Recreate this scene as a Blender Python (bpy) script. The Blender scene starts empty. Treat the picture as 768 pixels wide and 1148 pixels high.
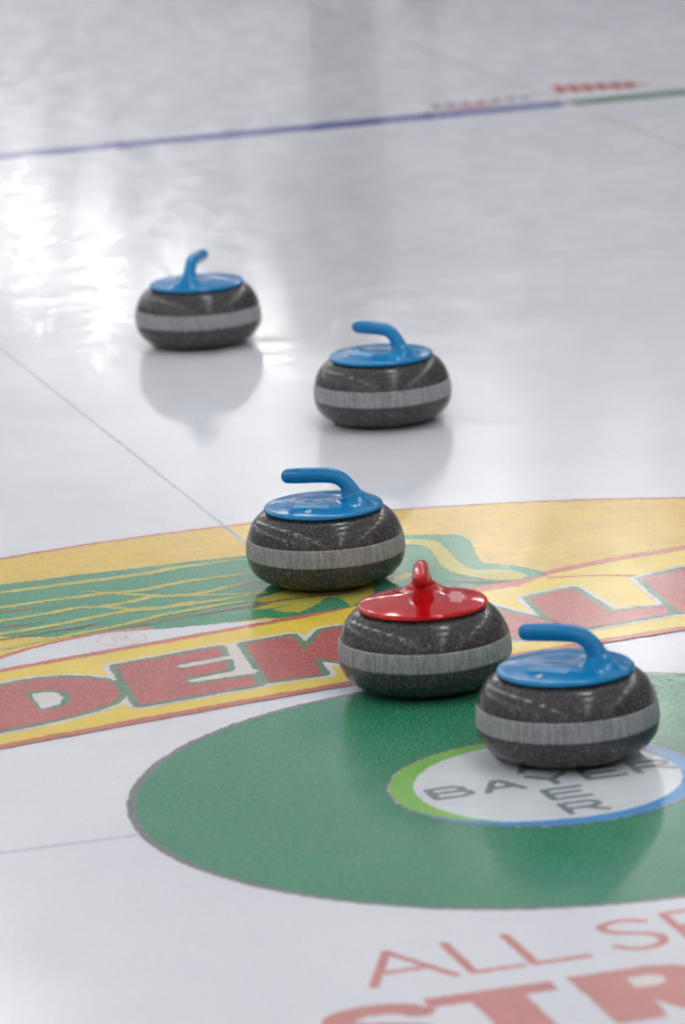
import bpy, bmesh, math, random
import numpy as np
from mathutils import Vector, Matrix
from mathutils.geometry import tessellate_polygon
from mathutils.bvhtree import BVHTree

random.seed(7)
scene = bpy.context.scene
COL = scene.collection
PI = math.pi

# ------------------------------------------------------------------ camera
# World frame: origin on the tee (centre of the house), x along the tee line, y up the sheet, metres.
cam = bpy.data.cameras.new('camera')
cam.sensor_fit = 'HORIZONTAL'
cam.sensor_width = 24.0
cam.lens = 24.0 * 5411.6 / 768.0
cam.clip_start = 0.1
cam.clip_end = 200
cam.dof.use_dof = True
cam.dof.focus_distance = 8.05
cam.dof.aperture_fstop = 4.8
cam_ob = bpy.data.objects.new('camera', cam)
COL.objects.link(cam_ob)
fw, rt, up = Vector((.26252, .93853, -.22416)), Vector((.95851, -.28039, -.05143)), Vector((.11112, .20136, .97319))
M = Matrix((rt, up, -fw)).transposed().to_4x4()
M.translation = Vector((-2.0839, -6.4310, 1.9705))
cam_ob.matrix_world = M
scene.camera = cam_ob

# ------------------------------------------------------------------ world, exposure
w = bpy.data.worlds.new('world')
scene.world = w
w.use_nodes = True
w.node_tree.nodes['Background'].inputs[0].default_value = (.75, .8, .9, 1)
w.node_tree.nodes['Background'].inputs[1].default_value = .3
scene.view_settings.view_transform = 'Standard'
scene.view_settings.look = 'None'
scene.view_settings.gamma = 1
scene.view_settings.exposure = 0.06
scene.view_settings.use_curve_mapping = False
LAMP_STRENGTH = 27.0
LAMP_Z = 5.1

# ------------------------------------------------------------------ material helpers
def new_mat(name):
    m = bpy.data.materials.new(name)
    m.use_nodes = True
    nt = m.node_tree
    return m, nt, nt.nodes['Principled BSDF']

def N(nt, kind, **kw):
    n = nt.nodes.new(kind)
    for k, v in kw.items():
        if k in n.inputs: n.inputs[k].default_value = v
        else: setattr(n, k, v)
    return n

def srgb(r, g, b):
    f = lambda c: (c / 12.92 if c <= .04045 else ((c + .055) / 1.055) ** 2.4)
    return (f(r / 255), f(g / 255), f(b / 255), 1)

def ramp(nt, src, stops):
    r = N(nt, 'ShaderNodeValToRGB')
    els = r.color_ramp.elements
    while len(els) < len(stops): els.new(.5)
    for e, (p, c) in zip(els, stops):
        e.position = p
        e.color = c if len(c) == 4 else (*c, 1)
    nt.links.new(src, r.inputs[0])
    return r

def mixc(nt, fac, a, b, mode='MIX'):
    n = N(nt, 'ShaderNodeMix', data_type='RGBA', blend_type=mode)
    for sock, v in ((n.inputs[0], fac), (n.inputs[6], a), (n.inputs[7], b)):
        if hasattr(v, 'is_linked') or hasattr(v, 'links'): nt.links.new(v, sock)
        else: sock.default_value = v
    return n.outputs[2]

def ice_surface(nt, bsdf):
    """Pebbled, scuffed clear ice: the gloss and the fine relief shared by bare and painted ice."""
    tc = N(nt, 'ShaderNodeTexCoord')
    geo = N(nt, 'ShaderNodeNewGeometry')
    peb = N(nt, 'ShaderNodeTexNoise', Scale=170.0, Detail=2.0, Roughness=.6)
    nt.links.new(geo.outputs['Position'], peb.inputs['Vector'])
    # the house end is freshly pebbled; up the sheet the sweeping has worn the pebble smoother, in ragged patches
    swirl = N(nt, 'ShaderNodeTexNoise', Scale=7.0, Detail=4.0, Roughness=.65)
    nt.links.new(geo.outputs['Position'], swirl.inputs['Vector'])
    sep = N(nt, 'ShaderNodeSeparateXYZ')
    nt.links.new(geo.outputs['Position'], sep.inputs[0])
    jit = N(nt, 'ShaderNodeMath', operation='MULTIPLY_ADD')
    nt.links.new(swirl.outputs['Fac'], jit.inputs[0])
    jit.inputs[1].default_value = -3.2
    nt.links.new(sep.outputs['Y'], jit.inputs[2])
    rr = N(nt, 'ShaderNodeMapRange')
    rr.inputs['From Min'].default_value = .9
    rr.inputs['From Max'].default_value = 2.4
    rr.inputs['To Min'].default_value = ICE_ROUGH[1]
    rr.inputs['To Max'].default_value = ICE_ROUGH[0]
    nt.links.new(jit.outputs[0], rr.inputs['Value'])
    scuff = N(nt, 'ShaderNodeTexNoise', Scale=11.0, Detail=6.0, Roughness=.72)     # ragged scuffs in the gloss
    nt.links.new(geo.outputs['Position'], scuff.inputs['Vector'])
    sr = N(nt, 'ShaderNodeMapRange')
    sr.inputs['From Min'].default_value = .42
    sr.inputs['From Max'].default_value = .58
    sr.inputs['To Min'].default_value = 0.0
    sr.inputs['To Max'].default_value = .17
    nt.links.new(scuff.outputs['Fac'], sr.inputs['Value'])
    worn = N(nt, 'ShaderNodeMapRange')
    worn.inputs['To Min'].default_value = .15
    for q in ('From Min', 'From Max'): worn.inputs[q].default_value = rr.inputs[q].default_value
    nt.links.new(jit.outputs[0], worn.inputs['Value'])
    mul = N(nt, 'ShaderNodeMath', operation='MULTIPLY')
    nt.links.new(sr.outputs[0], mul.inputs[0])
    nt.links.new(worn.outputs[0], mul.inputs[1])
    add = N(nt, 'ShaderNodeMath', operation='ADD')
    nt.links.new(rr.outputs[0], add.inputs[0])
    nt.links.new(mul.outputs[0], add.inputs[1])
    nt.links.new(add.outputs[0], bsdf.inputs['Roughness'])
    b1 = N(nt, 'ShaderNodeBump', Strength=ICE_BUMP, Distance=.002)
    bs = N(nt, 'ShaderNodeMapRange')
    bs.inputs['To Min'].default_value = ICE_BUMP
    bs.inputs['To Max'].default_value = .04
    for q in ('From Min', 'From Max'): bs.inputs[q].default_value = rr.inputs[q].default_value
    nt.links.new(jit.outputs[0], bs.inputs['Value'])
    nt.links.new(bs.outputs[0], b1.inputs['Strength'])
    nt.links.new(peb.outputs['Fac'], b1.inputs['Height'])
    wave = N(nt, 'ShaderNodeTexNoise', Scale=38.0, Detail=2.0, Roughness=.6)      # gentle unevenness of the scraped sheet
    nt.links.new(geo.outputs['Position'], wave.inputs['Vector'])
    b2 = N(nt, 'ShaderNodeBump', Strength=.06, Distance=.004)
    nt.links.new(wave.outputs['Fac'], b2.inputs['Height'])
    nt.links.new(b1.outputs[0], b2.inputs['Normal'])
    nt.links.new(b2.outputs[0], bsdf.inputs['Normal'])
    bsdf.inputs['IOR'].default_value = 1.36
    return geo.outputs['Position']

ICE_ROUGH = (.04, .13)
ICE_BUMP = .12

def paint_mat(name, rgb, mott=.5, kernels=False):
    m, nt, b = new_mat(name)
    pos = ice_surface(nt, b)
    c = srgb(*rgb)
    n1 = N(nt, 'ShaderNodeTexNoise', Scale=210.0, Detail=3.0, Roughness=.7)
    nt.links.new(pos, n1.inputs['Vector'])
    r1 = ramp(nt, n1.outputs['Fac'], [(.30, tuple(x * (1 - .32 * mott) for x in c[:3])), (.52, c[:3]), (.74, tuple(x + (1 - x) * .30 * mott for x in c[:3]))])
    out = r1.outputs[0]
    n2 = N(nt, 'ShaderNodeTexNoise', Scale=9.0, Detail=4.0, Roughness=.6)
    nt.links.new(pos, n2.inputs['Vector'])
    r2 = ramp(nt, n2.outputs['Fac'], [(.3, (.86, .86, .86)), (.7, (1.08, 1.08, 1.08))])
    out = mixc(nt, .6, out, r2.outputs[0], 'MULTIPLY')
    fz = N(nt, 'ShaderNodeTexNoise', Scale=340.0, Detail=2.0, Roughness=.6)     # pale flecks put into the colour to imitate pebble glints
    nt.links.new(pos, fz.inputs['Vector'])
    glint_ramp = ramp(nt, fz.outputs['Fac'], [(.56, (0, 0, 0)), (.74, (.5 * mott,) * 3)])
    out = mixc(nt, glint_ramp.outputs[0], out, (.86, .88, .88, 1))
    if kernels:
        mp = N(nt, 'ShaderNodeMapping')
        mp.inputs['Rotation'].default_value = (0, 0, -.18)
        nt.links.new(pos, mp.inputs['Vector'])
        br = N(nt, 'ShaderNodeTexBrick', Scale=1.0, offset=.5)
        br.inputs['Brick Width'].default_value = .075
        br.inputs['Row Height'].default_value = .042
        br.inputs['Mortar Size'].default_value = .006
        br.inputs['Mortar Smooth'].default_value = 1.0
        br.inputs['Color1'].default_value = (1, 1, 1, 1)
        br.inputs['Color2'].default_value = (.93, .91, .88, 1)
        br.inputs['Mortar'].default_value = (.90, .80, .66, 1)
        nt.links.new(mp.outputs[0], br.inputs['Vector'])
        out = mixc(nt, .7, out, br.outputs[0], 'MULTIPLY')
    nt.links.new(out, b.inputs['Base Color'])
    return m

MAT = {}
def make_materials():
    P = paint_mat
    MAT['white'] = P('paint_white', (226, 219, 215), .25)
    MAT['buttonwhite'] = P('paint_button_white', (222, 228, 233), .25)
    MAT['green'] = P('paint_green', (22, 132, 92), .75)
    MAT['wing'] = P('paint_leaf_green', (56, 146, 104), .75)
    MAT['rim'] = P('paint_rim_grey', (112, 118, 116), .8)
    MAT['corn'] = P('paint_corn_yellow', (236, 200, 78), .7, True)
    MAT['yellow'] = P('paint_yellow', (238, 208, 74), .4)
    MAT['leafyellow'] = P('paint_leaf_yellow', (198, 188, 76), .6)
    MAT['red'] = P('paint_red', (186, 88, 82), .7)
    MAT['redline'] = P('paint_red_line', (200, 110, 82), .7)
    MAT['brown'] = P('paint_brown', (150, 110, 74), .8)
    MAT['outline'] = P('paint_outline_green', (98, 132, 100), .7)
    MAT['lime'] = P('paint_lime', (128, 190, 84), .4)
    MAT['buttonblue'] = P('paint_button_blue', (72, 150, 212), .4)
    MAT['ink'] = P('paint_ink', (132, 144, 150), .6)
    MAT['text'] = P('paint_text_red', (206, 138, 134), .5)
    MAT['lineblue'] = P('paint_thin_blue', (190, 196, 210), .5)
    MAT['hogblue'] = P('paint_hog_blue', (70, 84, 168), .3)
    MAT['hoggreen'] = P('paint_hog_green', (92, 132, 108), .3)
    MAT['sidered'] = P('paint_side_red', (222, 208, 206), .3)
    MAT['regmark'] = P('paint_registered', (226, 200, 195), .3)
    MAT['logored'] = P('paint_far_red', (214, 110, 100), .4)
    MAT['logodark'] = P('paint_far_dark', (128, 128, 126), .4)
    # bare ice
    m, nt, b = new_mat('ice')
    pos = ice_surface(nt, b)
    n = N(nt, 'ShaderNodeTexNoise', Scale=1.4, Detail=6.0, Roughness=.6)
    nt.links.new(pos, n.inputs['Vector'])
    r = ramp(nt, n.outputs['Fac'], [(.3, srgb(222, 224, 230)), (.7, srgb(236, 237, 241))])
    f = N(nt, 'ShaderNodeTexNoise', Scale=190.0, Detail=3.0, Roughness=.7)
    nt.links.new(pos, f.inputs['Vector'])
    fr = ramp(nt, f.outputs['Fac'], [(.35, (.86, .86, .88)), (.7, (1.06, 1.06, 1.06))])  # fine mottling of the ice colour, contrast raised to imitate pebble sparkle
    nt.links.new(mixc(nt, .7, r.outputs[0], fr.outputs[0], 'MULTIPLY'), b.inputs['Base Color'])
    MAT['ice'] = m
    # granite
    m, nt, b = new_mat('granite')
    tc = N(nt, 'ShaderNodeTexCoord')
    o = tc.outputs['Object']
    n = N(nt, 'ShaderNodeTexNoise', Scale=230.0, Detail=4.0, Roughness=.75)
    nt.links.new(o, n.inputs['Vector'])
    r = ramp(nt, n.outputs['Fac'], [(.34, srgb(46, 43, 44)), (.47, srgb(68, 65, 66)), (.58, srgb(82, 79, 80)), (.70, srgb(148, 146, 146))])
    v = N(nt, 'ShaderNodeTexVoronoi', Scale=210.0)
    nt.links.new(o, v.inputs['Vector'])
    vr = ramp(nt, v.outputs['Color'], [(.0, (.82, .82, .82)), (.8, (1.0, 1.0, 1.0)), (.95, (1.6, 1.6, 1.6))])
    nt.links.new(mixc(nt, 1.0, r.outputs[0], vr.outputs[0], 'MULTIPLY'), b.inputs['Base Color'])
    b.inputs['Roughness'].default_value = .19
    b.inputs['IOR'].default_value = 1.42
    MAT['granite'] = m
    # striking band: ground, matt, upright scuffs
    m, nt, b = new_mat('striking_band')
    tc = N(nt, 'ShaderNodeTexCoord')
    mp = N(nt, 'ShaderNodeMapping')
    mp.inputs['Scale'].default_value = (1, 1, .1)
    nt.links.new(tc.outputs['Object'], mp.inputs['Vector'])
    n = N(nt, 'ShaderNodeTexNoise', Scale=170.0, Detail=3.0, Roughness=.7)
    nt.links.new(mp.outputs[0], n.inputs['Vector'])
    r = ramp(nt, n.outputs['Fac'], [(.3, srgb(128, 128, 130)), (.7, srgb(180, 180, 182))])
    n2 = N(nt, 'ShaderNodeTexNoise', Scale=260.0, Detail=3.0)
    nt.links.new(tc.outputs['Object'], n2.inputs['Vector'])
    r2 = ramp(nt, n2.outputs['Fac'], [(.34, (.55, .55, .55)), (.48, (1, 1, 1))])
    nt.links.new(mixc(nt, .8, r.outputs[0], r2.outputs[0], 'MULTIPLY'), b.inputs['Base Color'])
    b.inputs['Roughness'].default_value = .6
    MAT['band'] = m
    for nm, c in (('plastic_blue', (0, 128, 190)), ('plastic_red', (196, 6, 14))):
        m, nt, b = new_mat(nm)
        tc = N(nt, 'ShaderNodeTexCoord')
        n = N(nt, 'ShaderNodeTexNoise', Scale=30.0, Detail=4.0)
        nt.links.new(tc.outputs['Object'], n.inputs['Vector'])
        c = srgb(*c)
        r = ramp(nt, n.outputs['Fac'], [(.3, tuple(x * .92 for x in c[:3])), (.7, tuple(min(1, x * 1.06) for x in c[:3]))])
        nt.links.new(r.outputs[0], b.inputs['Base Color'])
        lo, hi = (.05, .09) if 'red' in nm else (.12, .20)
        rr = ramp(nt, n.outputs['Fac'], [(.3, (lo,) * 3), (.7, (hi,) * 3)])
        nt.links.new(rr.outputs[0], b.inputs['Roughness'])
        b.inputs['IOR'].default_value = 1.42
        MAT[nm] = m
    def plain(nm, rgb, rough=.5, var=.06, scale=3.0, metal=0.0):
        m, nt, b = new_mat(nm)
        tc = N(nt, 'ShaderNodeTexCoord')
        n = N(nt, 'ShaderNodeTexNoise', Scale=scale, Detail=4.0)
        nt.links.new(tc.outputs['Object'], n.inputs['Vector'])
        c = srgb(*rgb)
        r = ramp(nt, n.outputs['Fac'], [(.3, tuple(x * (1 - var) for x in c[:3])), (.7, tuple(min(1, x * (1 + var)) for x in c[:3]))])
        nt.links.new(r.outputs[0], b.inputs['Base Color'])
        b.inputs['Roughness'].default_value = rough
        b.inputs['Metallic'].default_value = metal
        MAT[nm] = m
    plain('digit_white', (236, 240, 242), .4)
    plain('label_blue', (108, 166, 208), .35, .12, 400.0)
    plain('label_red', (214, 128, 124), .35, .12, 400.0)
    plain('dark_gap', (20, 20, 22), .7)
    plain('wall_paint', (184, 186, 192), .8)
    plain('wall_white', (238, 239, 242), .8)
    plain('wall_dark', (120, 122, 128), .8)
    plain('ceiling_paint', (232, 233, 236), .85)
    plain('lamp_housing', (210, 210, 208), .5)
    plain('dark_cloth', (34, 35, 40), .85, .15, 40.0)
    plain('shoe_black', (18, 18, 20), .5)
    plain('skin', (200, 150, 125), .55)
    plain('hair', (50, 36, 28), .7, .2, 80.0)
    plain('broom_shaft', (60, 62, 66), .35)
    plain('broom_pad', (40, 60, 120), .9)
    m, nt, b = new_mat('lamp_diffuser')
    b.inputs['Base Color'].default_value = (.9, .9, .9, 1)
    b.inputs['Emission Color'].default_value = (1, .985, .96, 1)
    b.inputs['Emission Strength'].default_value = LAMP_STRENGTH
    MAT['lamp_diffuser'] = m
make_materials()

# ------------------------------------------------------------------ object helpers
def link(name, me, mat, parent=None, smooth=False):
    ob = bpy.data.objects.new(name, me)
    COL.objects.link(ob)
    if mat is not None:
        me.materials.clear()
        me.materials.append(MAT[mat])
    if smooth:
        me.polygons.foreach_set('use_smooth', [True] * len(me.polygons))
    if parent is not None: ob.parent = parent
    return ob

def mesh(name, verts, faces):
    me = bpy.data.meshes.new(name)
    me.from_pydata(verts, [], faces)
    me.update()
    return me

def tag(o, label=None, cat=None, group=None, kind=None):
    if label: o['label'] = label
    if cat: o['category'] = cat
    if group: o['group'] = group
    if kind: o['kind'] = kind
    return o

def empty(name, loc, rz=0.0):
    o = bpy.data.objects.new(name, None)
    COL.objects.link(o)
    o.empty_display_size = .1
    o.location = loc
    o.rotation_euler = (0, 0, rz)
    return o

def box_mesh(name, x0, x1, y0, y1, z0, z1, bev=0.0):
    bm = bmesh.new()
    bmesh.ops.create_cube(bm, size=1)
    for v in bm.verts:
        v.co = ((x0 + x1) / 2 + v.co.x * (x1 - x0), (y0 + y1) / 2 + v.co.y * (y1 - y0), (z0 + z1) / 2 + v.co.z * (z1 - z0))
    if bev: bmesh.ops.bevel(bm, geom=bm.edges[:], offset=bev, segments=2, affect='EDGES')
    me = bpy.data.meshes.new(name)
    bm.to_mesh(me); bm.free()
    return me

def lathe_mesh(name, prof, seg=96, close=True):
    vs, fs = [], []
    for r, z in prof:
        for k in range(seg):
            a = 2 * PI * k / seg
            vs.append((r * math.cos(a), r * math.sin(a), z))
    for i in range(len(prof) - 1):
        for k in range(seg):
            k2 = (k + 1) % seg
            fs.append((i * seg + k, i * seg + k2, (i + 1) * seg + k2, (i + 1) * seg + k))
    if close:
        fs.append(tuple(range(seg - 1, -1, -1)))
        fs.append(tuple((len(prof) - 1) * seg + k for k in range(seg)))
    return mesh(name, vs, fs)

def spline(pts, step=.006, closed=False):
    """Catmull-Rom through the points, resampled about every step metres."""
    P = [Vector(q) for q in pts]
    n = len(P)
    out = []
    for i in range(n if closed else n - 1):
        if closed: a, b, c, d = P[i - 1], P[i], P[(i + 1) % n], P[(i + 2) % n]
        else: a, b, c, d = P[max(i - 1, 0)], P[i], P[i + 1], P[min(i + 2, n - 1)]
        m = max(2, int((c - b).length / step))
        for k in range(m):
            t = k / m
            out.append(.5 * ((2 * b) + (c - a) * t + (2 * a - 5 * b + 4 * c - d) * t * t + (3 * b - a - 3 * c + d) * t ** 3))
    if not closed: out.append(P[-1])
    return out

def dense(pts, step=.006, closed=True):
    P = [Vector(q) for q in pts]
    out = []
    for i in range(len(P) if closed else len(P) - 1):
        b, c = P[i], P[(i + 1) % len(P)]
        m = max(1, int((c - b).length / step))
        out += [b.lerp(c, k / m) for k in range(m)]
    if not closed: out.append(P[-1])
    return out

def wob(P, amp=.0014):
    return [Vector((q.x + random.gauss(0, amp), q.y + random.gauss(0, amp))) for q in P]

LAYER = .0001
def fill(name, pts, layer, mat, parent, amp=.0014, smooth=False, step=.006):
    P = spline(pts, step, True) if smooth else dense(pts, step)
    P = wob(P, amp)
    z = layer * LAYER
    vs = [(q.x, q.y, z) for q in P]
    tris = tessellate_polygon([[Vector(v) for v in vs]])
    fs = []
    for a, b, c in tris:
        A, B, C = P[a], P[b], P[c]
        cr = (B - A).cross(C - A)
        if abs(cr) < 1e-12: continue
        fs.append((a, b, c) if cr > 0 else (a, c, b))
    return link(name, mesh(name, vs, fs), mat, parent)

def ribbon_geo(P, width, z, amp=.001, closed=False, taper=False):
    vs, fs = [], []
    n = len(P)
    for i in range(n):
        if closed: d = P[(i + 1) % n] - P[i - 1]
        else: d = P[min(i + 1, n - 1)] - P[max(i - 1, 0)]
        if d.length < 1e-9: d = Vector((1, 0))
        d.normalize()
        nn = Vector((-d.y, d.x))
        wd = (width(i / max(1, n - 1)) if callable(width) else width) / 2
        if taper: wd *= min(1, .25 + 5 * i / n, .25 + 5 * (n - 1 - i) / n)
        a, b = P[i] + nn * (wd + random.gauss(0, amp)), P[i] - nn * (wd + random.gauss(0, amp))
        vs += [(b.x, b.y, z), (a.x, a.y, z)]
    for i in range(n if closed else n - 1):
        j = (i + 1) % n
        fs.append((2 * i, 2 * j, 2 * j + 1, 2 * i + 1))
    return vs, fs

def ribbon(name, pts, width, layer, mat, parent, amp=.001, smooth=True, closed=False, taper=False, step=.006):
    P = spline(pts, step, closed) if smooth else dense(pts, step, closed)
    vs, fs = ribbon_geo(P, width, layer * LAYER, amp, closed, taper)
    return link(name, mesh(name, vs, fs), mat, parent)

def join_geo(parts):
    vs, fs = [], []
    for v, f in parts:
        k = len(vs)
        vs += v
        fs += [tuple(i + k for i in q) for q in f]
    return vs, fs

def shape_mesh(name, D, x0, y0, h, z):
    """Flat region where the sampled distance field D is negative (marching squares, full cells merged along rows)."""
    nx, ny = D.shape
    vs, fs = [], []
    for j in range(ny - 1):
        run = None
        for i in range(nx):
            full = False
            if i < nx - 1:
                q = (D[i, j], D[i + 1, j], D[i + 1, j + 1], D[i, j + 1])
                full = all(v < 0 for v in q)
                if full:
                    if run is None: run = i
                    continue
            if run is not None:
                k = len(vs)
                vs += [(x0 + run * h, y0 + j * h, z), (x0 + i * h, y0 + j * h, z), (x0 + i * h, y0 + (j + 1) * h, z), (x0 + run * h, y0 + (j + 1) * h, z)]
                fs.append((k, k + 1, k + 2, k + 3))
                run = None
            if i == nx - 1 or all(v >= 0 for v in q): continue
            c = ((i, j), (i + 1, j), (i + 1, j + 1), (i, j + 1))
            poly = []
            for e in range(4):
                a, b = q[e], q[(e + 1) % 4]
                A, B = c[e], c[(e + 1) % 4]
                if a < 0: poly.append(A)
                if (a < 0) != (b < 0):
                    t = a / (a - b)
                    poly.append((A[0] + (B[0] - A[0]) * t, A[1] + (B[1] - A[1]) * t))
            k = len(vs)
            vs += [(x0 + a * h, y0 + b * h, z) for a, b in poly]
            fs.append(tuple(range(k, k + len(poly))))
    return mesh(name, vs, fs)

def seg_dist(X, Y, a, b):
    dx, dy = b[0] - a[0], b[1] - a[1]
    t = np.clip(((X - a[0]) * dx + (Y - a[1]) * dy) / max(dx * dx + dy * dy, 1e-12), 0, 1)
    return np.hypot(X - a[0] - t * dx, Y - a[1] - t * dy)

RNG = np.random.default_rng(5)
def field(name, lines, polys, grow, layer, mat, parent, h=.004, amp=.0012):
    """Everything within grow of the given lines and of the given closed outlines (even-odd), as one flat painted mesh."""
    pts = [q for ln in list(lines) + list(polys) for q in ln]
    m = max(grow, 0) + 3 * h
    x0, x1 = min(q[0] for q in pts) - m, max(q[0] for q in pts) + m
    y0, y1 = min(q[1] for q in pts) - m, max(q[1] for q in pts) + m
    X, Y = np.meshgrid(np.arange(x0, x1, h), np.arange(y0, y1, h), indexing='ij')
    D = np.full(X.shape, 1e3)
    for ln in lines:
        for a, b in zip(ln[:-1], ln[1:]): D = np.minimum(D, seg_dist(X, Y, a, b))
    inside = np.zeros(X.shape, bool)
    for pl in polys:
        for a, b in zip(pl, list(pl[1:]) + [pl[0]]):
            D = np.minimum(D, seg_dist(X, Y, a, b))
            if a[1] != b[1]:
                cr = ((a[1] > Y) != (b[1] > Y)) & (X < (b[0] - a[0]) * (Y - a[1]) / (b[1] - a[1]) + a[0])
                inside ^= cr
    D = np.where(inside, -D, D) - grow
    D = D + RNG.normal(0, amp, D.shape)
    return link(name, shape_mesh(name, D, x0, y0, h, layer * LAYER), mat, parent)

def outline(name, pts, width, layer, mat, parent, amp=.0012):
    return field(name, [], [pts], width / 2, layer, mat, parent, amp=amp)

def strokes(name, lines, width, layer, mat, parent, amp=.0008, smooth=False):
    L = [[tuple(q) for q in spline(ln, .006)] for ln in lines] if smooth else lines
    return field(name, L, [], width / 2, layer, mat, parent, h=.003, amp=amp)

def ring(name, r0, r1, layer, mat, parent, a0=0.0, a1=2 * PI, amp=.0012, centre=(0, 0)):
    f0 = r0 if callable(r0) else (lambda a: r0)
    f1 = r1 if callable(r1) else (lambda a: r1)
    full = abs(a1 - a0 - 2 * PI) < 1e-6
    n = max(24, int((a1 - a0) * f1(a0) / .007))
    vs, fs = [], []
    for i in range(n if full else n + 1):
        a = a0 + (a1 - a0) * i / n
        for f in (f0, f1):
            r = f(a)
            if r > 0: r += random.gauss(0, amp)
            vs.append((centre[0] + r * math.cos(a), centre[1] + r * math.sin(a), layer * LAYER))
    m = len(vs) // 2
    for i in range(m if full else m - 1):
        j = (i + 1) % m
        fs.append((2 * i, 2 * i + 1, 2 * j + 1, 2 * j))
    return link(name, mesh(name, vs, fs), mat, parent)
CORN_LOW = [(-0.577, 1.079), (-0.505, 1.122), (-0.436, 1.147), (-0.382, 1.16)]
WING = [(-0.468, 1.575), (-0.402, 1.573), (-0.335, 1.579), (-0.212, 1.577), (-0.177, 1.578), (-0.109, 1.58), (-0.023, 1.572), (0.272, 1.588), (0.36,
    1.546), (0.365, 1.498), (0.346, 1.411), (0.331, 1.324), (0.379, 1.273), (0.399, 1.228), (0.402, 1.185), (0.373, 1.142), (0.315, 1.124), (0.267,
    1.101), (0.04, 1.133), (0.019, 1.104), (-0.017, 1.103), (-0.061, 1.107), (-0.099, 1.114), (-0.111, 1.128), (-0.164, 1.125), (-0.258, 1.133),
    (-0.349, 1.15), (-0.37, 1.156), (-0.434, 1.155), (-0.483, 1.177), (-0.547, 1.212)]
RIBS = [('yellow', 0.026, [(-0.481, 1.515), (-0.348, 1.523), (-0.224, 1.529), (-0.151, 1.547), (-0.029, 1.551)]), ('yellow', 0.022, [(-0.504, 1.411),
    (-0.404, 1.42), (-0.332, 1.422), (-0.252, 1.418), (-0.162, 1.441), (-0.045, 1.443)]), ('yellow', 0.016, [(-0.346, 1.458), (-0.307, 1.418),
    (-0.261, 1.382), (-0.232, 1.36), (-0.179, 1.335), (-0.114, 1.309), (-0.063, 1.293)]), ('yellow', 0.022, [(-0.524, 1.318), (-0.424, 1.335),
    (-0.379, 1.347), (-0.346, 1.334), (-0.268, 1.351), (-0.251, 1.362), (-0.177, 1.343), (-0.115, 1.368), (-0.05, 1.389)]), ('yellow', 0.016,
    [(-0.353, 1.335), (-0.286, 1.281), (-0.277, 1.272), (-0.222, 1.271)]), ('yellow', 0.024, [(-0.543, 1.23), (-0.444, 1.247), (-0.341, 1.277),
    (-0.285, 1.285), (-0.253, 1.278), (-0.187, 1.279), (-0.119, 1.289), (-0.062, 1.299)]), ('yellow', 0.022, [(-0.431, 1.169), (-0.363, 1.188),
    (-0.304, 1.209), (-0.265, 1.228), (-0.197, 1.241), (-0.13, 1.251), (-0.076, 1.246)]), ('yellow', 0.018, [(-0.318, 1.277), (-0.253, 1.278), (-0.19,
    1.295)]), ('brown', 0.014, [(-0.342, 1.177), (-0.275, 1.191), (-0.208, 1.201), (-0.139, 1.217), (-0.08, 1.233)]), ('brown', 0.012, [(-0.511,
    1.378), (-0.462, 1.381), (-0.414, 1.377)]), ('brown', 0.012, [(-0.533, 1.277), (-0.495, 1.277), (-0.456, 1.281)]), ('brown', 0.012, [(-0.453,
    1.21), (-0.403, 1.219), (-0.367, 1.221)]), ('brown', 0.012, [(-0.135, 1.203), (-0.094, 1.217), (-0.051, 1.23), (0.001, 1.23), (0.043, 1.225),
    (0.093, 1.23)]), ('brown', 0.01, [(0.233, 1.23), (0.285, 1.192), (0.345, 1.17), (0.385, 1.16)]), ('yellow', 0.014, [(-0.09, 1.166), (-0.048,
    1.186), (-0.02, 1.198)])]
LEAF_YELLOW = [(-0.102, 1.255), (-0.034, 1.293), (0.01, 1.284), (0.062, 1.249), (0.125, 1.285), (0.1, 1.202), (0.04, 1.133), (0.039, 1.153), (0.037,
    1.205), (0.022, 1.216), (-0.027, 1.155), (-0.053, 1.136), (-0.086, 1.159), (-0.035, 1.199), (-0.085, 1.185), (-0.12, 1.191), (-0.082, 1.217)]
LEAF_YELLOW2 = [(0.263, 1.559), (0.306, 1.521), (0.305, 1.442), (0.297, 1.334), (0.306, 1.281), (0.358, 1.254), (0.369, 1.197), (0.348, 1.18), (0.307,
    1.202), (0.266, 1.274), (0.264, 1.352), (0.278, 1.457), (0.272, 1.501), (0.251, 1.519)]
LEAF_YELLOW3 = [(0.161, 1.297), (0.19, 1.32), (0.202, 1.297), (0.175, 1.272), (0.147, 1.254)]
CORN_LINE = [(0.399, 1.195), (0.539, 1.231), (0.68, 1.256)]
THIN_LINE = [(0.395, 1.163), (0.471, 1.138), (0.539, 1.102)]
L_D = [(-0.617, 0.894), (-0.584, 0.905), (-0.553, 0.909), (-0.509, 0.901), (-0.475, 0.877), (-0.456, 0.853), (-0.447, 0.819), (-0.45, 0.777), (-0.458,
    0.744), (-0.478, 0.711), (-0.514, 0.685), (-0.564, 0.662), (-0.613, 0.645), (-0.675, 0.631)]
L_D_c = [(-0.589, 0.842), (-0.554, 0.836), (-0.528, 0.819), (-0.525, 0.784), (-0.539, 0.742), (-0.566, 0.719), (-0.592, 0.715)]
L_D_w = [(-0.582, 0.823), (-0.557, 0.824), (-0.542, 0.811), (-0.54, 0.779), (-0.554, 0.743), (-0.572, 0.731), (-0.587, 0.73)]
L_E = [(-0.417, 0.931), (-0.235, 0.97), (-0.245, 0.909), (-0.327, 0.891), (-0.33, 0.862), (-0.248, 0.88), (-0.26, 0.822), (-0.335, 0.803), (-0.34,
    0.761), (-0.232, 0.769), (-0.24, 0.711), (-0.44, 0.677)]
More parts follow.
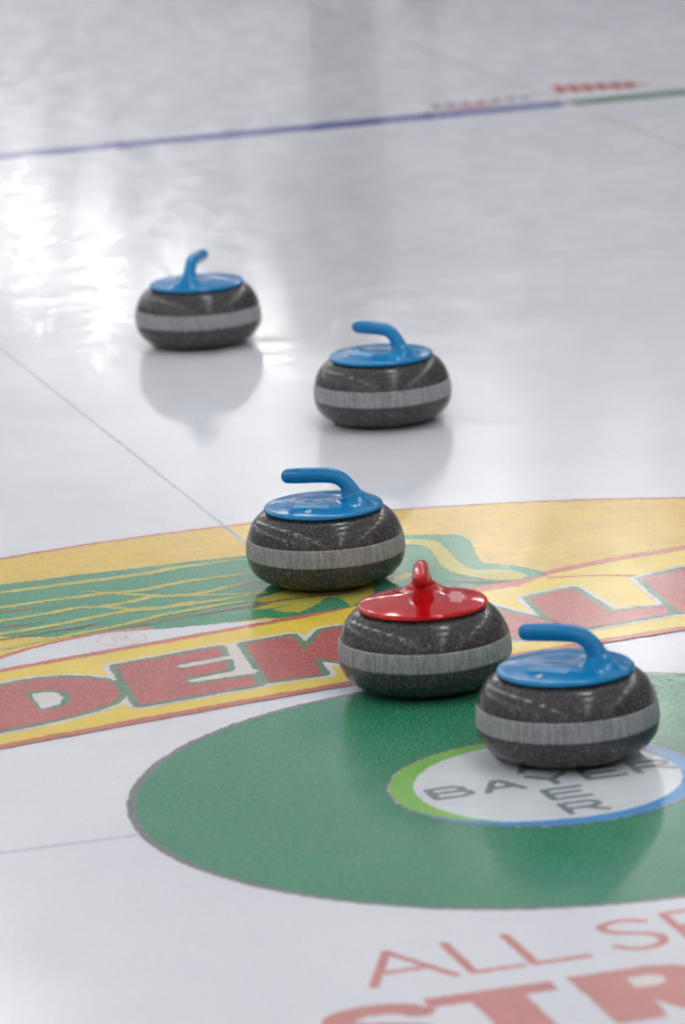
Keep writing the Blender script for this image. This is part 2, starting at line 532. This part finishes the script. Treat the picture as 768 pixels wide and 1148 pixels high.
L_K = [(-0.192, 0.97), (-0.108, 0.986), (-0.114, 0.884), (-0.107, 0.889), (-0.049, 0.997), (-0.02, 1.004), (0.002, 1.005), (-0.057, 0.882), (-0.069,
    0.705), (-0.101, 0.704), (-0.082, 0.796), (-0.118, 0.825), (-0.129, 0.725), (-0.218, 0.723)]
L_L = [(0.323, 1.045), (0.409, 1.071), (0.412, 0.891), (0.505, 0.883), (0.496, 0.832), (0.358, 0.802), (0.317, 0.792), (0.304, 0.834)]
# ------------------------------------------------------------------ the hall
HX0, HX1, HY0, HY1, HZ = -13.0, 17.0, -13.0, 44.0, 6.4
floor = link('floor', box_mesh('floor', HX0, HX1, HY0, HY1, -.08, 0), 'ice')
tag(floor, 'white pebbled curling ice with painted rings and logos', kind='structure')
def wall(name, a, mat='wall_paint'):
    o = link(name, box_mesh(name, *a), mat)
    return tag(o, kind='structure')
wall('wall_back', (HX0 - .2, HX1 + .2, HY1, HY1 + .2, -.08, HZ), 'wall_white')
wall('wall_front', (HX0 - .2, HX1 + .2, HY0 - .2, HY0, -.08, HZ))
wall('wall_left', (HX0 - .2, HX0, HY0, HY1, -.08, HZ))
wall('wall_right', (HX1, HX1 + .2, HY0, HY1, -.08, HZ))
wall('ceiling', (HX0 - .2, HX1 + .2, HY0 - .2, HY1 + .2, HZ, HZ + .2), 'ceiling_paint')

# ------------------------------------------------------------------ painted lines
hog = ribbon('hog_line', [(-2.242, 6.454), (2.242, 6.454)], .105, 1, 'hogblue', floor, smooth=False, step=.05)
tag(hog, 'blue hog line across the sheet')
hog2 = ribbon('hog_line', [(2.242, 6.454), (6.72, 6.454)], .105, 1, 'hoggreen', floor, smooth=False, step=.05)
tag(hog2, 'green hog line of the neighbouring sheet')
hog3 = ribbon('hog_line', [(-6.72, 6.454), (-2.242, 6.454)], .105, 1, 'hogblue', floor, smooth=False, step=.05)
tag(hog3, 'blue hog line beyond the sheet')
tag(ribbon('side_line', [(2.242, -6), (2.242, 38)], .02, 2, 'sidered', floor, smooth=False, step=.2), 'thin faint red side line')
tag(ribbon('side_line', [(-2.242, -6), (-2.242, 38)], .02, 2, 'sidered', floor, smooth=False, step=.2), 'thin faint red side line')
tag(ribbon('centre_line', [(0, 1.50), (0, 30)], .0065, 3, 'lineblue', floor, smooth=False, step=.02, amp=.0008), 'thin blue-grey centre line')
tag(ribbon('tee_line', [(-2.242, 0), (-.605, 0)], .009, 1, 'lineblue', floor, smooth=False, step=.02, amp=.0008), 'thin pale blue tee line')
tag(ribbon('tee_line', [(.605, 0), (2.242, 0)], .009, 1, 'lineblue', floor, smooth=False, step=.02, amp=.0008), 'thin pale blue tee line')

# ------------------------------------------------------------------ four-foot ring and button
house = ring('house_ring', .0, .602, 2, 'green', floor)
tag(house, 'solid green painted four-foot ring')
tag(ring('ring_edge', .597, .610, 3, 'rim', house), 'dark grey edge line of the green ring')
btn = ring('button', .0, .2317, 4, 'buttonwhite', floor)
tag(btn, 'white button with a lime and blue rim and black lettering')
ring('button_edge', .2285, .2335, 7, 'rim', btn, amp=.001)
def lime_in(a):
    d = abs((a - math.radians(160) + PI) % (2 * PI) - PI)
    return .2285 - .036 * max(0, math.cos(d * .82)) ** .8
tag(ring('lime_crescent', lime_in, .2287, 5, 'lime', btn, math.radians(62), math.radians(266), amp=.0008), 'lime green crescent')
def blue_in(a):
    t = (math.degrees(a) - 195) / 225
    return .2287 - .030 * max(0, min(1, min(t * 3.6, (1 - t) * 5)))
tag(ring('blue_crescent', blue_in, .2288, 6, 'buttonblue', btn, math.radians(195), math.radians(420), amp=.0008), 'sky blue crescent')
# cross of lettering: BAYER along the tee line and down the centre line
H_, W_ = .052, .056
GLYPH = {'B': [[(0, 0), (0, 1), (.7, 1), (.92, .85), (.92, .65), (.7, .53), (0, .53)], [(.7, .53), (1, .4), (1, .14), (.75, 0), (0, 0)]],
         'A': [[(0, 0), (.42, 1), (.58, 1), (1, 0)], [(.2, .33), (.8, .33)]],
         'Y': [[(0, 1), (.5, .48), (1, 1)], [(.5, .48), (.5, 0)]],
         'E': [[(1, 1), (0, 1), (0, 0), (1, 0)], [(0, .52), (.85, .52)]],
         'R': [[(0, 0), (0, 1), (.75, 1), (.95, .85), (.95, .62), (.75, .47), (0, .47)], [(.5, .47), (1, 0)]]}
def glyph(ch, x, y, wd, ht, sw, layer, mat, parent):
    return strokes('painted_letter', [[(x + a * wd, y + b * ht) for a, b in ln] for ln in GLYPH[ch]], sw, layer, mat, parent)
for k, ch in enumerate('BAYER'):
    glyph(ch, -.172 + k * .0775, -.022, .054, .050, .012, 8, 'ink', btn)
for k, ch in enumerate('BAYER'):
    if ch != 'Y': glyph(ch, -.020, -.022 + (2 - k) * .0765, .054, .050, .012, 8.5, 'ink', btn)

# ------------------------------------------------------------------ the big winged-ear logo inside the twelve-foot ring
def yb(x): return -.0488 * x * x + .1506 * x + .659      # lower edge of the banner
def yt(x): return .2047 * x + 1.1246 if x < -.08 else 1.1082 + .165 * (x + .08) - .03 * (x + .08) ** 2
logo_low = [(-1.25, .60), (-1.0, .74), (-.8, .91), (-.66, 1.025)] + CORN_LOW + [(-.30, 1.155), (-.2, 1.13), (-.1, 1.105), (.1, 1.13), (.4, 1.0), (.8, 1.1), (1.2, 1.15), (1.40, 1.16)]
arc = [(1.817 * math.cos(a), 1.817 * math.sin(a)) for a in np.linspace(math.radians(40), math.radians(151), 130)]
corn = fill('corn_logo', arc + logo_low[:], 1, 'corn', floor, step=.02)
tag(corn, 'yellow winged ear of corn logo with green leaves and red lettering')
tag(ring('corn_edge', 1.808, 1.820, 2, 'redline', corn, math.radians(40), math.radians(151)), 'thin red outline of the corn')
ribbon('corn_edge', logo_low[1:4] + CORN_LOW + [(-.30, 1.152)], .014, 3, 'redline', corn)
wing = fill('leaf', [(-.62, 1.24), (-.80, 1.22), (-.98, 1.40), (-.75, 1.53), (-.6, 1.56)] + WING, 2, 'wing', corn)
tag(wing, 'green leaf with yellow veins')
for vi, (nm, wd, pts) in enumerate(RIBS):
    mt = 'leafyellow' if nm == 'yellow' else 'brown'
    if pts[0][0] < -.42:
        dx = pts[0][0] - pts[1][0]; dy = pts[0][1] - pts[1][1]; k = .3 / math.hypot(dx, dy)
        pts = [(pts[0][0] + dx * k, pts[0][1] + dy * k)] + pts
    ribbon('leaf_vein', pts, wd * .72, 5 + .35 * vi, mt, corn, taper=True, amp=.0016)
fill('leaf_patch', LEAF_YELLOW, 4, 'leafyellow', corn)
fill('leaf_patch', LEAF_YELLOW2, 4, 'leafyellow', corn, smooth=True)
fill('leaf_patch', LEAF_YELLOW3, 4, 'leafyellow', corn)
ribbon('corn_edge', CORN_LINE + [(.95, 1.30), (1.2, 1.32)], .026, 15.5, 'redline', corn)
# banner
xs = np.linspace(-1.15, 1.25, 60)
low = [(x, yb(x)) for x in xs]
top = [(x, yt(x)) for x in xs[::-1]]
banner = fill('banner', low + top, 13, 'redline', floor)
tag(banner, 'yellow banner with red edges and large red letters')
low2 = [(x, yb(x) + .024) for x in xs]
top2 = [(x, yt(x) - .022) for x in xs[::-1] if x < -.075]
top3 = [(1.25, 1.30), (.95, 1.285), (.68, 1.243), (.539, 1.219), (.41, 1.185), (.33, 1.128), (.2, 1.118), (.05, 1.128), (-.03, 1.098)]
tag(fill('banner_field', low2 + top3 + top2, 14, 'yellow', banner), 'yellow field of the banner')
ribbon('corn_edge', THIN_LINE, .010, 15, 'redline', corn)
DL = [(-.765, .600), (-.735, .862)]
A_ = [(.035, .762), (.135, .778), (.15, .825), (.205, .835), (.222, .792), (.335, .81), (.262, .965), (.235, 1.045), (.125, 1.028)]
Ah = [(.165, .875), (.195, .880), (.182, .955)]
K_ = [(-.192, .97), (-.108, .986), (-.114, .884), (-.049, .997), (.06, 1.015), (-.015, .885), (.045, .755), (-.06, .738), (-.085, .795), (-.118, .825), (-.129, .725), (-.218, .723)]
L_ = [(.323, 1.045), (.409, 1.071), (.412, .891), (.505, .883), (.496, .832), (.30, .80)]
B_ = [(.536, 1.08), (.626, 1.11), (.70, 1.115), (.745, 1.07), (.74, 1.01), (.72, .985), (.76, .955), (.765, .89), (.72, .86), (.515, .83)]
LETTERS = (('D', [DL[0], DL[1]] + L_D), ('E', L_E), ('K', K_), ('A', A_), ('L', L_), ('B', B_))
for k, (ch, pts) in enumerate(LETTERS):
    outline('letter_edging', pts, .044, 16 + .2 * k, 'white', banner)
field('letter_edging', [], [[(-.236, .968), (-.192, .974), (-.204, .79), (-.250, .785)]], .006, 17.3, 'white', banner)
for k, (ch, pts) in enumerate(LETTERS):
    outline('letter_outline', pts, .025, 17.5 + .2 * k, 'outline', banner)
    tag(field('painted_letter', [], [pts], 0, 19, 'red', banner), 'red letter %s' % ch)
for cpts, wpts in ((L_D_c, L_D_w), (Ah, None)):
    field('letter_outline', [], [cpts], 0, 19.5, 'outline', banner)
    if wpts: field('letter_counter', [], [wpts], 0, 20, 'white', banner)
# white slits in the E
for pts in ([(-.318, .878), (-.236, .897)], [(-.325, .783), (-.225, .797)]):
    field('letter_counter', [pts], [], .010, 20, 'white', banner)
# registered mark
reg = ring('registered_mark', .038, .043, 2, 'regmark', floor, centre=(-.365, 1.103), amp=.0006)
tag(reg, 'faint red registered trade mark')
strokes('painted_letter', [[(-.378, 1.083), (-.378, 1.123), (-.360, 1.123), (-.352, 1.115), (-.360, 1.104), (-.378, 1.104)], [(-.366, 1.104), (-.350, 1.083)]], .005, 2, 'regmark', reg)

# ------------------------------------------------------------------ lettering outside the four-foot ring
word1 = empty('painted_words', (0, 0, 0)); word1.parent = floor
tag(word1, 'thin red letters painted beside the green ring')
T = .0135
for lines, sm in (([[(-.497, -.788), (-.443, -.662), (-.388, -.788)], [(-.472, -.742), (-.418, -.742)]], False),
                  ([[(-.363, -.660), (-.363, -.788), (-.298, -.788)]], False),
                  ([[(-.280, -.660), (-.280, -.788), (-.208, -.788)]], False),
                  ([[(-.094, -.683), (-.115, -.669), (-.142, -.672), (-.156, -.690), (-.146, -.712), (-.117, -.728), (-.097, -.745), (-.098, -.772), (-.122, -.788), (-.148, -.784), (-.162, -.768)]], True),
                  ([[(.005, -.664), (-.062, -.664), (-.062, -.788), (.005, -.788)], [(-.062, -.724), (-.005, -.724)]], False)):
    strokes('painted_letter', lines, T, 2, 'text', word1, smooth=sm, amp=.001)
word2 = empty('painted_words', (0, 0, 0)); word2.parent = floor
tag(word2, 'bold red letters painted beyond the thin letters')
strokes('painted_letter', [[(-.474, -.905), (-.492, -.886), (-.525, -.878), (-.56, -.884), (-.580, -.905), (-.572, -.930), (-.53, -.952), (-.495, -.972), (-.487, -1.0), (-.505, -1.03), (-.545, -1.04), (-.59, -1.02)]], .042, 2, 'text', word2, smooth=True, amp=.001)
fill('painted_letter', [(-.456, -.862), (-.286, -.862), (-.286, -.900), (-.331, -.900), (-.331, -1.055), (-.402, -1.055), (-.402, -.900), (-.456, -.900)], 2, 'text', word2, amp=.001)
r_ = fill('painted_letter', [(-.262, -.858), (-.150, -.858), (-.112, -.872), (-.098, -.905), (-.108, -.945), (-.140, -.962), (-.095, -1.055), (-.160, -1.055), (-.190, -.985), (-.194, -1.055), (-.262, -1.055)], 2, 'text', word2, amp=.001)
fill('letter_counter', [(-.194, -.893), (-.160, -.893), (-.148, -.905), (-.150, -.925), (-.165, -.934), (-.194, -.934)], 3, 'white', word2, amp=.001)

# ------------------------------------------------------------------ sponsor marks painted by the far hog line (too blurred to read)
far1 = empty('sponsor_mark', (0, 0, 0)); far1.parent = floor
tag(far1, 'small red and dark sponsor mark beside the blue hog line')
fill('mark_stroke', [(1.86, 6.56), (2.10, 6.60), (2.02, 6.535)], 2, 'logored', far1)
for k in range(7):
    x = 1.90 + k * .045
    strokes('mark_stroke', [[(x, 6.60), (x + .018, 6.66)], [(x, 6.64), (x + .035, 6.62)]], .016, 3, 'logodark', far1)
far2 = empty('sponsor_mark', (0, 0, 0)); far2.parent = floor
tag(far2, 'small red sponsor mark beside the green hog line')
for k in range(6):
    x = 2.30 + k * .040
    strokes('mark_stroke', [[(x, 6.66 - k * .004), (x + .03, 6.80 - k * .012)], [(x + .01, 6.75 - k * .01), (x + .06, 6.71 - k * .01)]], .030, 2, 'logored', far2)

# ------------------------------------------------------------------ ceiling lamps in rows over the sheet borders
def make_lamp():
    root = empty('ceiling_lamp', (0, 0, 0))
    tag(root, 'white high-bay lamp in the rows hung over the curling sheets', 'lamp', 'ceiling lamps over the sheets')
    hm = box_mesh('lamp_housing', -.21, .21, -.44, .44, .03, .13, .03)
    link('housing', hm, 'lamp_housing', root)
    dm = box_mesh('lamp_diffuser', -.18, .18, -.40, .40, 0, .035, .012)
    link('diffuser', dm, 'lamp_diffuser', root)
    for s in (-1, 1):
        link('hanger', box_mesh('hanger', -.008, .008, s * .3 - .008, s * .3 + .008, .1, HZ - LAMP_Z + .005), 'lamp_housing', root)
    return root
def copy_tree(o, parent=None):
    c = o.copy()
    COL.objects.link(c)
    if parent is not None: c.parent = parent
    for ch in list(o.children): copy_tree(ch, c)
    return c
lamp0 = make_lamp()
first = True
for rx in (-9.2, -3.9, 1.4, 6.72):
    for k in range(20):
        y = -10.2 + k * 2.65
        o = lamp0 if first else copy_tree(lamp0)
        first = False
        o.location = (rx, y, LAMP_Z)

# ------------------------------------------------------------------ curling stones
def smin(a, b, k):
    h = np.clip(.5 + .5 * (b - a) / k, 0, 1)
    return b * (1 - h) + a * h - k * h * (1 - h)
def smax(a, b, k): return -smin(-a, -b, k)

GRIP_KEYS = [(.0620, .1360, .0230), (.0560, .1480, .0165), (.0502, .1590, .0143), (.0440, .1690, .0131), (.0350, .1775, .0127), (.0240, .1826, .0128),
             (.0100, .1843, .0129), (-.0140, .1842, .0132), (-.0400, .1830, .0133), (-.0600, .1818, .0128)]
GRIP_PATH = [tuple(q) for q in spline(GRIP_KEYS, .003)]
def sdf_grip(X, Y, Z):
    d = None
    for (ax, az, ar), (bx, bz, br) in zip(GRIP_PATH[:-1], GRIP_PATH[1:]):
        dx, dz = bx - ax, bz - az
        t = np.clip(((X - ax) * dx + (Z - az) * dz) / max(dx * dx + dz * dz, 1e-12), 0, 1)
        q = np.sqrt((X - ax - t * dx) ** 2 + Y ** 2 + (Z - az - t * dz) ** 2) - (ar + (br - ar) * t)
        d = q if d is None else np.minimum(d, q)
    return d
def sdf_lid(X, Y, Z):
    r = np.sqrt(X * X + Y * Y)
    h = .1345 + .0100 * (1 - np.clip(r / .1025, 0, 1.3) ** 2)
    top = (Z - h) * .98
    d = smax(smax(top, r - .1028, .006), .1280 - Z, .003)
    bowl = np.sqrt(((X + .016) / 3.4) ** 2 + (Y / 2.4) ** 2 + (Z - .1560) ** 2) - .0150
    return smax(d, -bowl, .006)
def sdf_handle(X, Y, Z): return smin(sdf_lid(X, Y, Z), sdf_grip(X, Y, Z), .022)

def surface_nets(f, lo, hi, h):
    ax = [np.arange(a, b + h, h) for a, b in zip(lo, hi)]
    G = np.stack(np.meshgrid(*ax, indexing='ij'), 0)
    V = f(*G)
    ins = V < 0
    nx, ny, nz = V.shape
    acc = np.zeros((nx - 1, ny - 1, nz - 1, 3)); cnt = np.zeros((nx - 1, ny - 1, nz - 1))
    cor = [(i, j, k) for i in (0, 1) for j in (0, 1) for k in (0, 1)]
    sl = lambda c: tuple(slice(c[q], V.shape[q] - 1 + c[q]) for q in range(3))
    for a in cor:
        for q in range(3):
            if a[q]: continue
            b = list(a); b[q] = 1
            va, vb = V[sl(a)], V[sl(tuple(b))]
            m = (va < 0) != (vb < 0)
            t = np.where(m, va / np.where(m, va - vb, 1), 0)
            for s in range(3):
                acc[..., s] += np.where(m, a[s] + (t if s == q else 0), 0)
            cnt += m
    act = cnt > 0
    idx = -np.ones(act.shape, int)
    idx[act] = np.arange(act.sum())
    ijk = np.argwhere(act)
    verts = np.array(lo) + (ijk + acc[act] / cnt[act][:, None]) * h
    faces = []
    for q in range(3):
        u, v = (q + 1) % 3, (q + 2) % 3
        s0 = [slice(None)] * 3; s1 = [slice(None)] * 3
        s0[q] = slice(0, -1); s1[q] = slice(1, None)
        A, B = ins[tuple(s0)], ins[tuple(s1)]
        for e in np.argwhere(A != B):
            if e[u] == 0 or e[v] == 0 or e[u] >= act.shape[u] or e[v] >= act.shape[v]: continue
            c = []
            for du, dv in ((-1, -1), (0, -1), (0, 0), (-1, 0)):
                w_ = e.copy(); w_[u] += du; w_[v] += dv
                c.append(int(idx[tuple(w_)]))
            if not A[tuple(e)]: c.reverse()
            faces.append(c)
    return verts, faces

HV, HF = surface_nets(sdf_handle, (-.106, -.106, .122), (.106, .106, .206), .0020)
eps = 1e-4
for _ in range(3):   # pull the vertices onto the surface, keep the gradient as normals
    g = np.stack([(sdf_handle(*(HV + eps * np.eye(3)[q]).T) - sdf_handle(*(HV - eps * np.eye(3)[q]).T)) / (2 * eps) for q in range(3)], 1)
    gl = np.maximum(np.linalg.norm(g, axis=1), 1e-6)
    HV = HV - np.clip(sdf_handle(*HV.T) / gl, -.001, .001)[:, None] * g / gl[:, None]
HN = g / gl[:, None]
is_grip = sdf_grip(*HV.T) < sdf_lid(*HV.T) + .003
def sub_mesh(name, want):
    fs = [f for f in HF if (sum(bool(is_grip[i]) for i in f) >= 2) == want]
    used = sorted({i for f in fs for i in f})
    mp = {i: k for k, i in enumerate(used)}
    me = mesh(name, [tuple(HV[i]) for i in used], [tuple(mp[i] for i in f) for f in fs])
    me.polygons.foreach_set('use_smooth', [True] * len(me.polygons))
    me.normals_split_custom_set_from_vertices([tuple(HN[i]) for i in used])
    return me
lid_mesh = {c: sub_mesh('lid_' + c, False) for c in ('plastic_blue', 'plastic_red')}
grip_mesh = {c: sub_mesh('grip_' + c, True) for c in ('plastic_blue', 'plastic_red')}
lid_bvh = BVHTree.FromPolygons([tuple(v) for v in HV], [tuple(f) for f in HF if not is_grip[f[0]]])

def granite(t):
    """Outline of the stone, t from 0 (running edge) to 1 (under the lid)."""
    if t < .5:
        a = PI / 2 * (1 - 2 * t)
        return (.066 + .0699 * math.cos(a) ** (2 / 2.1), .0495 * (1 - math.sin(a) ** (2 / 2.1)))
    a = PI / 2 * (2 * t - 1)
    return (.092 + .0439 * math.cos(a) ** (2 / 2.084), .0569 + .0686 * math.sin(a) ** (2 / 2.1))
BODY = [(.001, .006), (.050, .006), (.058, .003), (.063, .0006)] + [granite(k / 60) for k in range(60)] + [granite(.995)]
def granite_r(z):
    q = [granite(k / 400) for k in range(400)]
    return min(q, key=lambda v: abs(v[1] - z) + (v[0] < .1) * 9)[0]
body_mesh = lathe_mesh('granite_body', BODY, 128)
BZ = np.linspace(.0520, .0828, 12)
band_mesh = lathe_mesh('striking_band', [(granite_r(BZ[0]) - .001, BZ[0] - .0002)] + [(granite_r(z) + .0005, z) for z in BZ] + [(granite_r(BZ[-1]) - .001, BZ[-1] + .0002)], 160, close=False)
neck_mesh = lathe_mesh('washer', [(.0985, .1195), (.0985, .1315)], 96)

DIG = {'3': [[(0, .85), (.25, 1), (.75, 1), (1, .8), (.8, .55), (.4, .52)], [(.8, .55), (1, .3), (.75, .02), (.25, 0), (0, .15)]],
       '6': [[(.85, 1), (.35, .8), (.05, .4), (.1, .1), (.5, 0), (.9, .12), (.95, .4), (.6, .58), (.2, .45)]],
       '4': [[(.75, 0), (.75, 1), (0, .3), (1, .3)]]}
def on_lid(x, y, lift=.0005):
    h = lid_bvh.ray_cast(Vector((x, y, .25)), Vector((0, 0, -1)))
    return (h[0].z if h[0] else .134) + lift
def digit(ch, az, parent, r=.076, size=.013, spin=0.0):
    """A number laid on the sloping lid, its foot towards the rim."""
    parts = []
    for ln in DIG[ch]:
        P = dense([((a - .5) * size * .7, (b - .5) * size) for a, b in ln], .0012, False)
        vs, fs = ribbon_geo(P, .0026, 0, 0)
        parts.append((vs, fs))
    vs, fs = join_geo(parts)
    out = []
    ca, sa = math.cos(az), math.sin(az)
    for x, y, z in vs:
        cx, cy = x * math.cos(spin) - y * math.sin(spin), x * math.sin(spin) + y * math.cos(spin)
        rad, tan = r - cy, cx
        px, py = ca * rad - sa * tan, sa * rad + ca * tan
        out.append((px, py, on_lid(px, py)))
    return link('number', mesh('number', out, fs), 'digit_white', parent)
def sticker(parent, mat, x0, x1, y0, y1):
    nx, ny = 12, 5
    vs = []
    for i in range(nx + 1):
        for j in range(ny + 1):
            x, y = x0 + (x1 - x0) * i / nx, y0 + (y1 - y0) * j / ny
            vs.append((x, y, on_lid(x, y, .0004)))
    fs = [(i * (ny + 1) + j, (i + 1) * (ny + 1) + j, (i + 1) * (ny + 1) + j + 1, i * (ny + 1) + j + 1) for i in range(nx) for j in range(ny)]
    return tag(link('sticker', mesh('sticker', vs, fs), mat, parent), 'pale rectangular sticker')

def stone(x, y, az, plastic, label, digits=(), lay=1):
    """az: compass direction of the grip, degrees from +x."""
    root = empty('curling_stone', (x, y, lay * LAYER), math.radians(az) - PI)   # the grip is modelled towards -x
    tag(root, label, 'curling stone', 'curling stones on the ice')
    b = link('granite_body', body_mesh, 'granite', root, True)
    k = link('striking_band', band_mesh, 'band', root, True)
    tag(k, 'pale matt striking band')
    link('washer', neck_mesh, 'dark_gap', root, True)
    l = link('lid', lid_mesh[plastic], plastic, root)
    g = link('grip', grip_mesh[plastic], plastic, root)
    for ch, a, rr in digits:
        digit(ch, math.radians(a), l, rr)
    sticker(l, 'label_blue' if plastic == 'plastic_blue' else 'label_red', -.038, .028, -.062, -.044)
    return root
stone(.4050, 3.5400, 60, 'plastic_blue', 'blue-handled curling stone on bare white ice beyond the stone numbered 3')
stone(.5260, 2.5580, 118, 'plastic_blue', 'blue-handled curling stone numbered 3 on white ice just outside the yellow corn logo', [('3', -5, .083), ('3', -110, .080)])
stone(.0532, 1.3282, 147, 'plastic_blue', 'blue-handled curling stone on the green leaves of the corn logo', [('6', -92, .076), ('6', -5, .083)], 12)
stone(.0020, .5900, -108, 'plastic_red', 'red-handled curling stone between the banner and the green ring', (), 14)
stone(.0770, .1193, 138, 'plastic_blue', 'blue-handled curling stone standing on the white button', [('4', -96, .080), ('4', 8, .083)], 9.2)

# ------------------------------------------------------------------ player with a broom standing up the ice (seen as a dark reflection)
def skin_mesh(name, verts, edges, root):
    me = bpy.data.meshes.new(name)
    me.from_pydata([v[0] for v in verts], edges, [])
    ob = bpy.data.objects.new(name, me)
    COL.objects.link(ob)
    ob.modifiers.new('skin', 'SKIN')
    ob.modifiers.new('sub', 'SUBSURF').levels = 2
    for k, v in enumerate(verts):
        me.skin_vertices[0].data[k].radius = v[1]
        me.skin_vertices[0].data[k].use_root = (k == root)
    dg = bpy.context.evaluated_depsgraph_get()
    out = bpy.data.meshes.new_from_object(ob.evaluated_get(dg))
    bpy.data.objects.remove(ob)
    out.name = name
    return out

def player(x, y, rz):
    V = [((0, 0, .95), (.155, .115)), ((0, 0, 1.10), (.15, .105)), ((0, .01, 1.28), (.175, .115)), ((0, 0, 1.42), (.16, .095)), ((0, 0, 1.50), (.06, .06)),
         ((0, -.02, 1.58), (.065, .075)), ((0, -.03, 1.66), (.078, .098)), ((0, -.02, 1.74), (.062, .078)),
         ((-.085, 0, .86), (.105, .095)), ((-.062, -.02, .50), (.088, .075)), ((-.060, .01, .10), (.074, .06)), ((-.072, -.04, .045), (.05, .04)), ((-.095, -.17, .035), (.045, .03)),
         ((.085, 0, .86), (.105, .095)), ((.062, -.01, .50), (.088, .075)), ((.060, .02, .10), (.074, .06)), ((.074, -.03, .045), (.05, .04)), ((.10, -.16, .035), (.045, .03)),
         ((-.20, 0, 1.40), (.06, .06)), ((-.255, .02, 1.13), (.047, .047)), ((-.235, -.12, .93), (.036, .036)), ((-.225, -.17, .87), (.036, .022)),
         ((.20, 0, 1.40), (.06, .06)), ((.265, -.02, 1.14), (.047, .047)), ((.255, -.22, 1.05), (.036, .036)), ((.25, -.29, 1.04), (.030, .026))]
    E = [(0, 1), (1, 2), (2, 3), (3, 4), (4, 5), (5, 6), (6, 7), (0, 8), (8, 9), (9, 10), (10, 11), (11, 12), (0, 13), (13, 14), (14, 15), (15, 16), (16, 17),
         (3, 18), (18, 19), (19, 20), (20, 21), (3, 22), (22, 23), (23, 24), (24, 25)]
    base = len(V)
    for hand, tip, sx in ((21, (-.225, -.235, .80), -1), (25, (.25, -.345, 1.01), 1)):       # four fingers and a thumb each
        hx, hy, hz = V[hand][0]
        for f in range(5):
            o = (f - 1.5) * .019
            if f == 4: mid, end = (hx - sx * .035, hy - .01, hz + .015), (hx - sx * .045, hy - .045, hz + .005)
            elif sx < 0: mid, end = (hx + .02, hy + o - .01, hz - .05 - .004 * (f % 2)), (hx + .028, hy + o - .012, hz - .088 + .008 * (f in (0, 3)))
            else: mid, end = (hx + .012, hy - .045, hz + o), (hx - .022, hy - .052, hz + o + .002)
            V += [(mid, (.010, .010)), (end, (.008, .008))]
            E += [(hand, len(V) - 2), (len(V) - 2, len(V) - 1)]
    me = skin_mesh('person', V, E, 0)
    ob = link('person', me, 'dark_cloth', None, True)
    for m in ('skin', 'shoe_black'): me.materials.append(MAT[m])
    for pl in me.polygons:
        c = pl.center
        if c.z > 1.535 or (abs(c.x) > .18 and c.z < 1.10 and c.y < -.16) : pl.material_index = 1
        elif c.z < .085: pl.material_index = 2
    ob.location = (x, y, 0); ob.rotation_euler = (0, 0, rz)
    ob.location.z = -min(v.co.z for v in me.vertices) + .001
    tag(ob, 'person in dark clothes standing on the ice holding a broom', 'person')
    hm = lathe_mesh('hair', [(.088 * math.sin(a), .112 * math.cos(a)) for a in np.linspace(1.75, .02, 12)], 24)
    for v in hm.vertices: v.co = (v.co.x, v.co.y * 1.18 + .0 + (.02 if v.co.z < .02 else 0), v.co.z)
    hr = link('hair', hm, 'hair', ob, True); hr.location = (0, -.008, 1.70)
    for s in (-1, 1):
        er = link('ear', lathe_mesh('ear', [(.010, -.004), (.020, 0), (.022, .005), (.012, .010)], 12), 'skin', ob, True)
        er.location = (s * .078, -.02, 1.655); er.rotation_euler = (0, s * 1.4, 0)
        ey = link('eye', lathe_mesh('eye', [(.001, -.010), (.009, -.005), (.011, 0), (.009, .005), (.001, .010)], 12), 'digit_white', ob, True)
        ey.location = (s * .032, -.112, 1.665)
    ns = link('nose', mesh('nose', [(-.014, -.118, 1.632), (.014, -.118, 1.632), (0, -.146, 1.634), (0, -.116, 1.672)], [(0, 2, 1), (0, 3, 2), (1, 2, 3), (0, 1, 3)]), 'skin', ob)
    mo = link('mouth', box_mesh('mouth', -.024, .024, -.124, -.110, 1.604, 1.612, .003), 'label_red', ob)
    return ob
per = player(2.56, 9.86, math.radians(-16))

def broom(foot, head):
    root = empty('curling_broom', foot)
    tag(root, 'curling broom with a dark shaft held upright by the person', 'broom')
    d = Vector(head) - Vector(foot)
    sh = lathe_mesh('shaft', [(.012, .05), (.0125, .2), (.0125, d.length - .02), (.009, d.length)], 16)
    s = link('shaft', sh, 'broom_shaft', root, True)
    s.rotation_euler = d.to_track_quat('Z', 'Y').to_euler()
    link('brush_head', box_mesh('brush_head', -.095, .095, -.035, .035, .022, .060, .012), 'broom_shaft', root)
    link('brush_pad', box_mesh('brush_pad', -.088, .088, -.030, .030, 0, .024, .006), 'broom_pad', root)
    return root
hand = per.matrix_basis @ Vector((.25, -.385, 1.035))
foot = Vector((2.69, 9.20, .0012))
broom(foot, foot + (hand - foot) * 1.06)
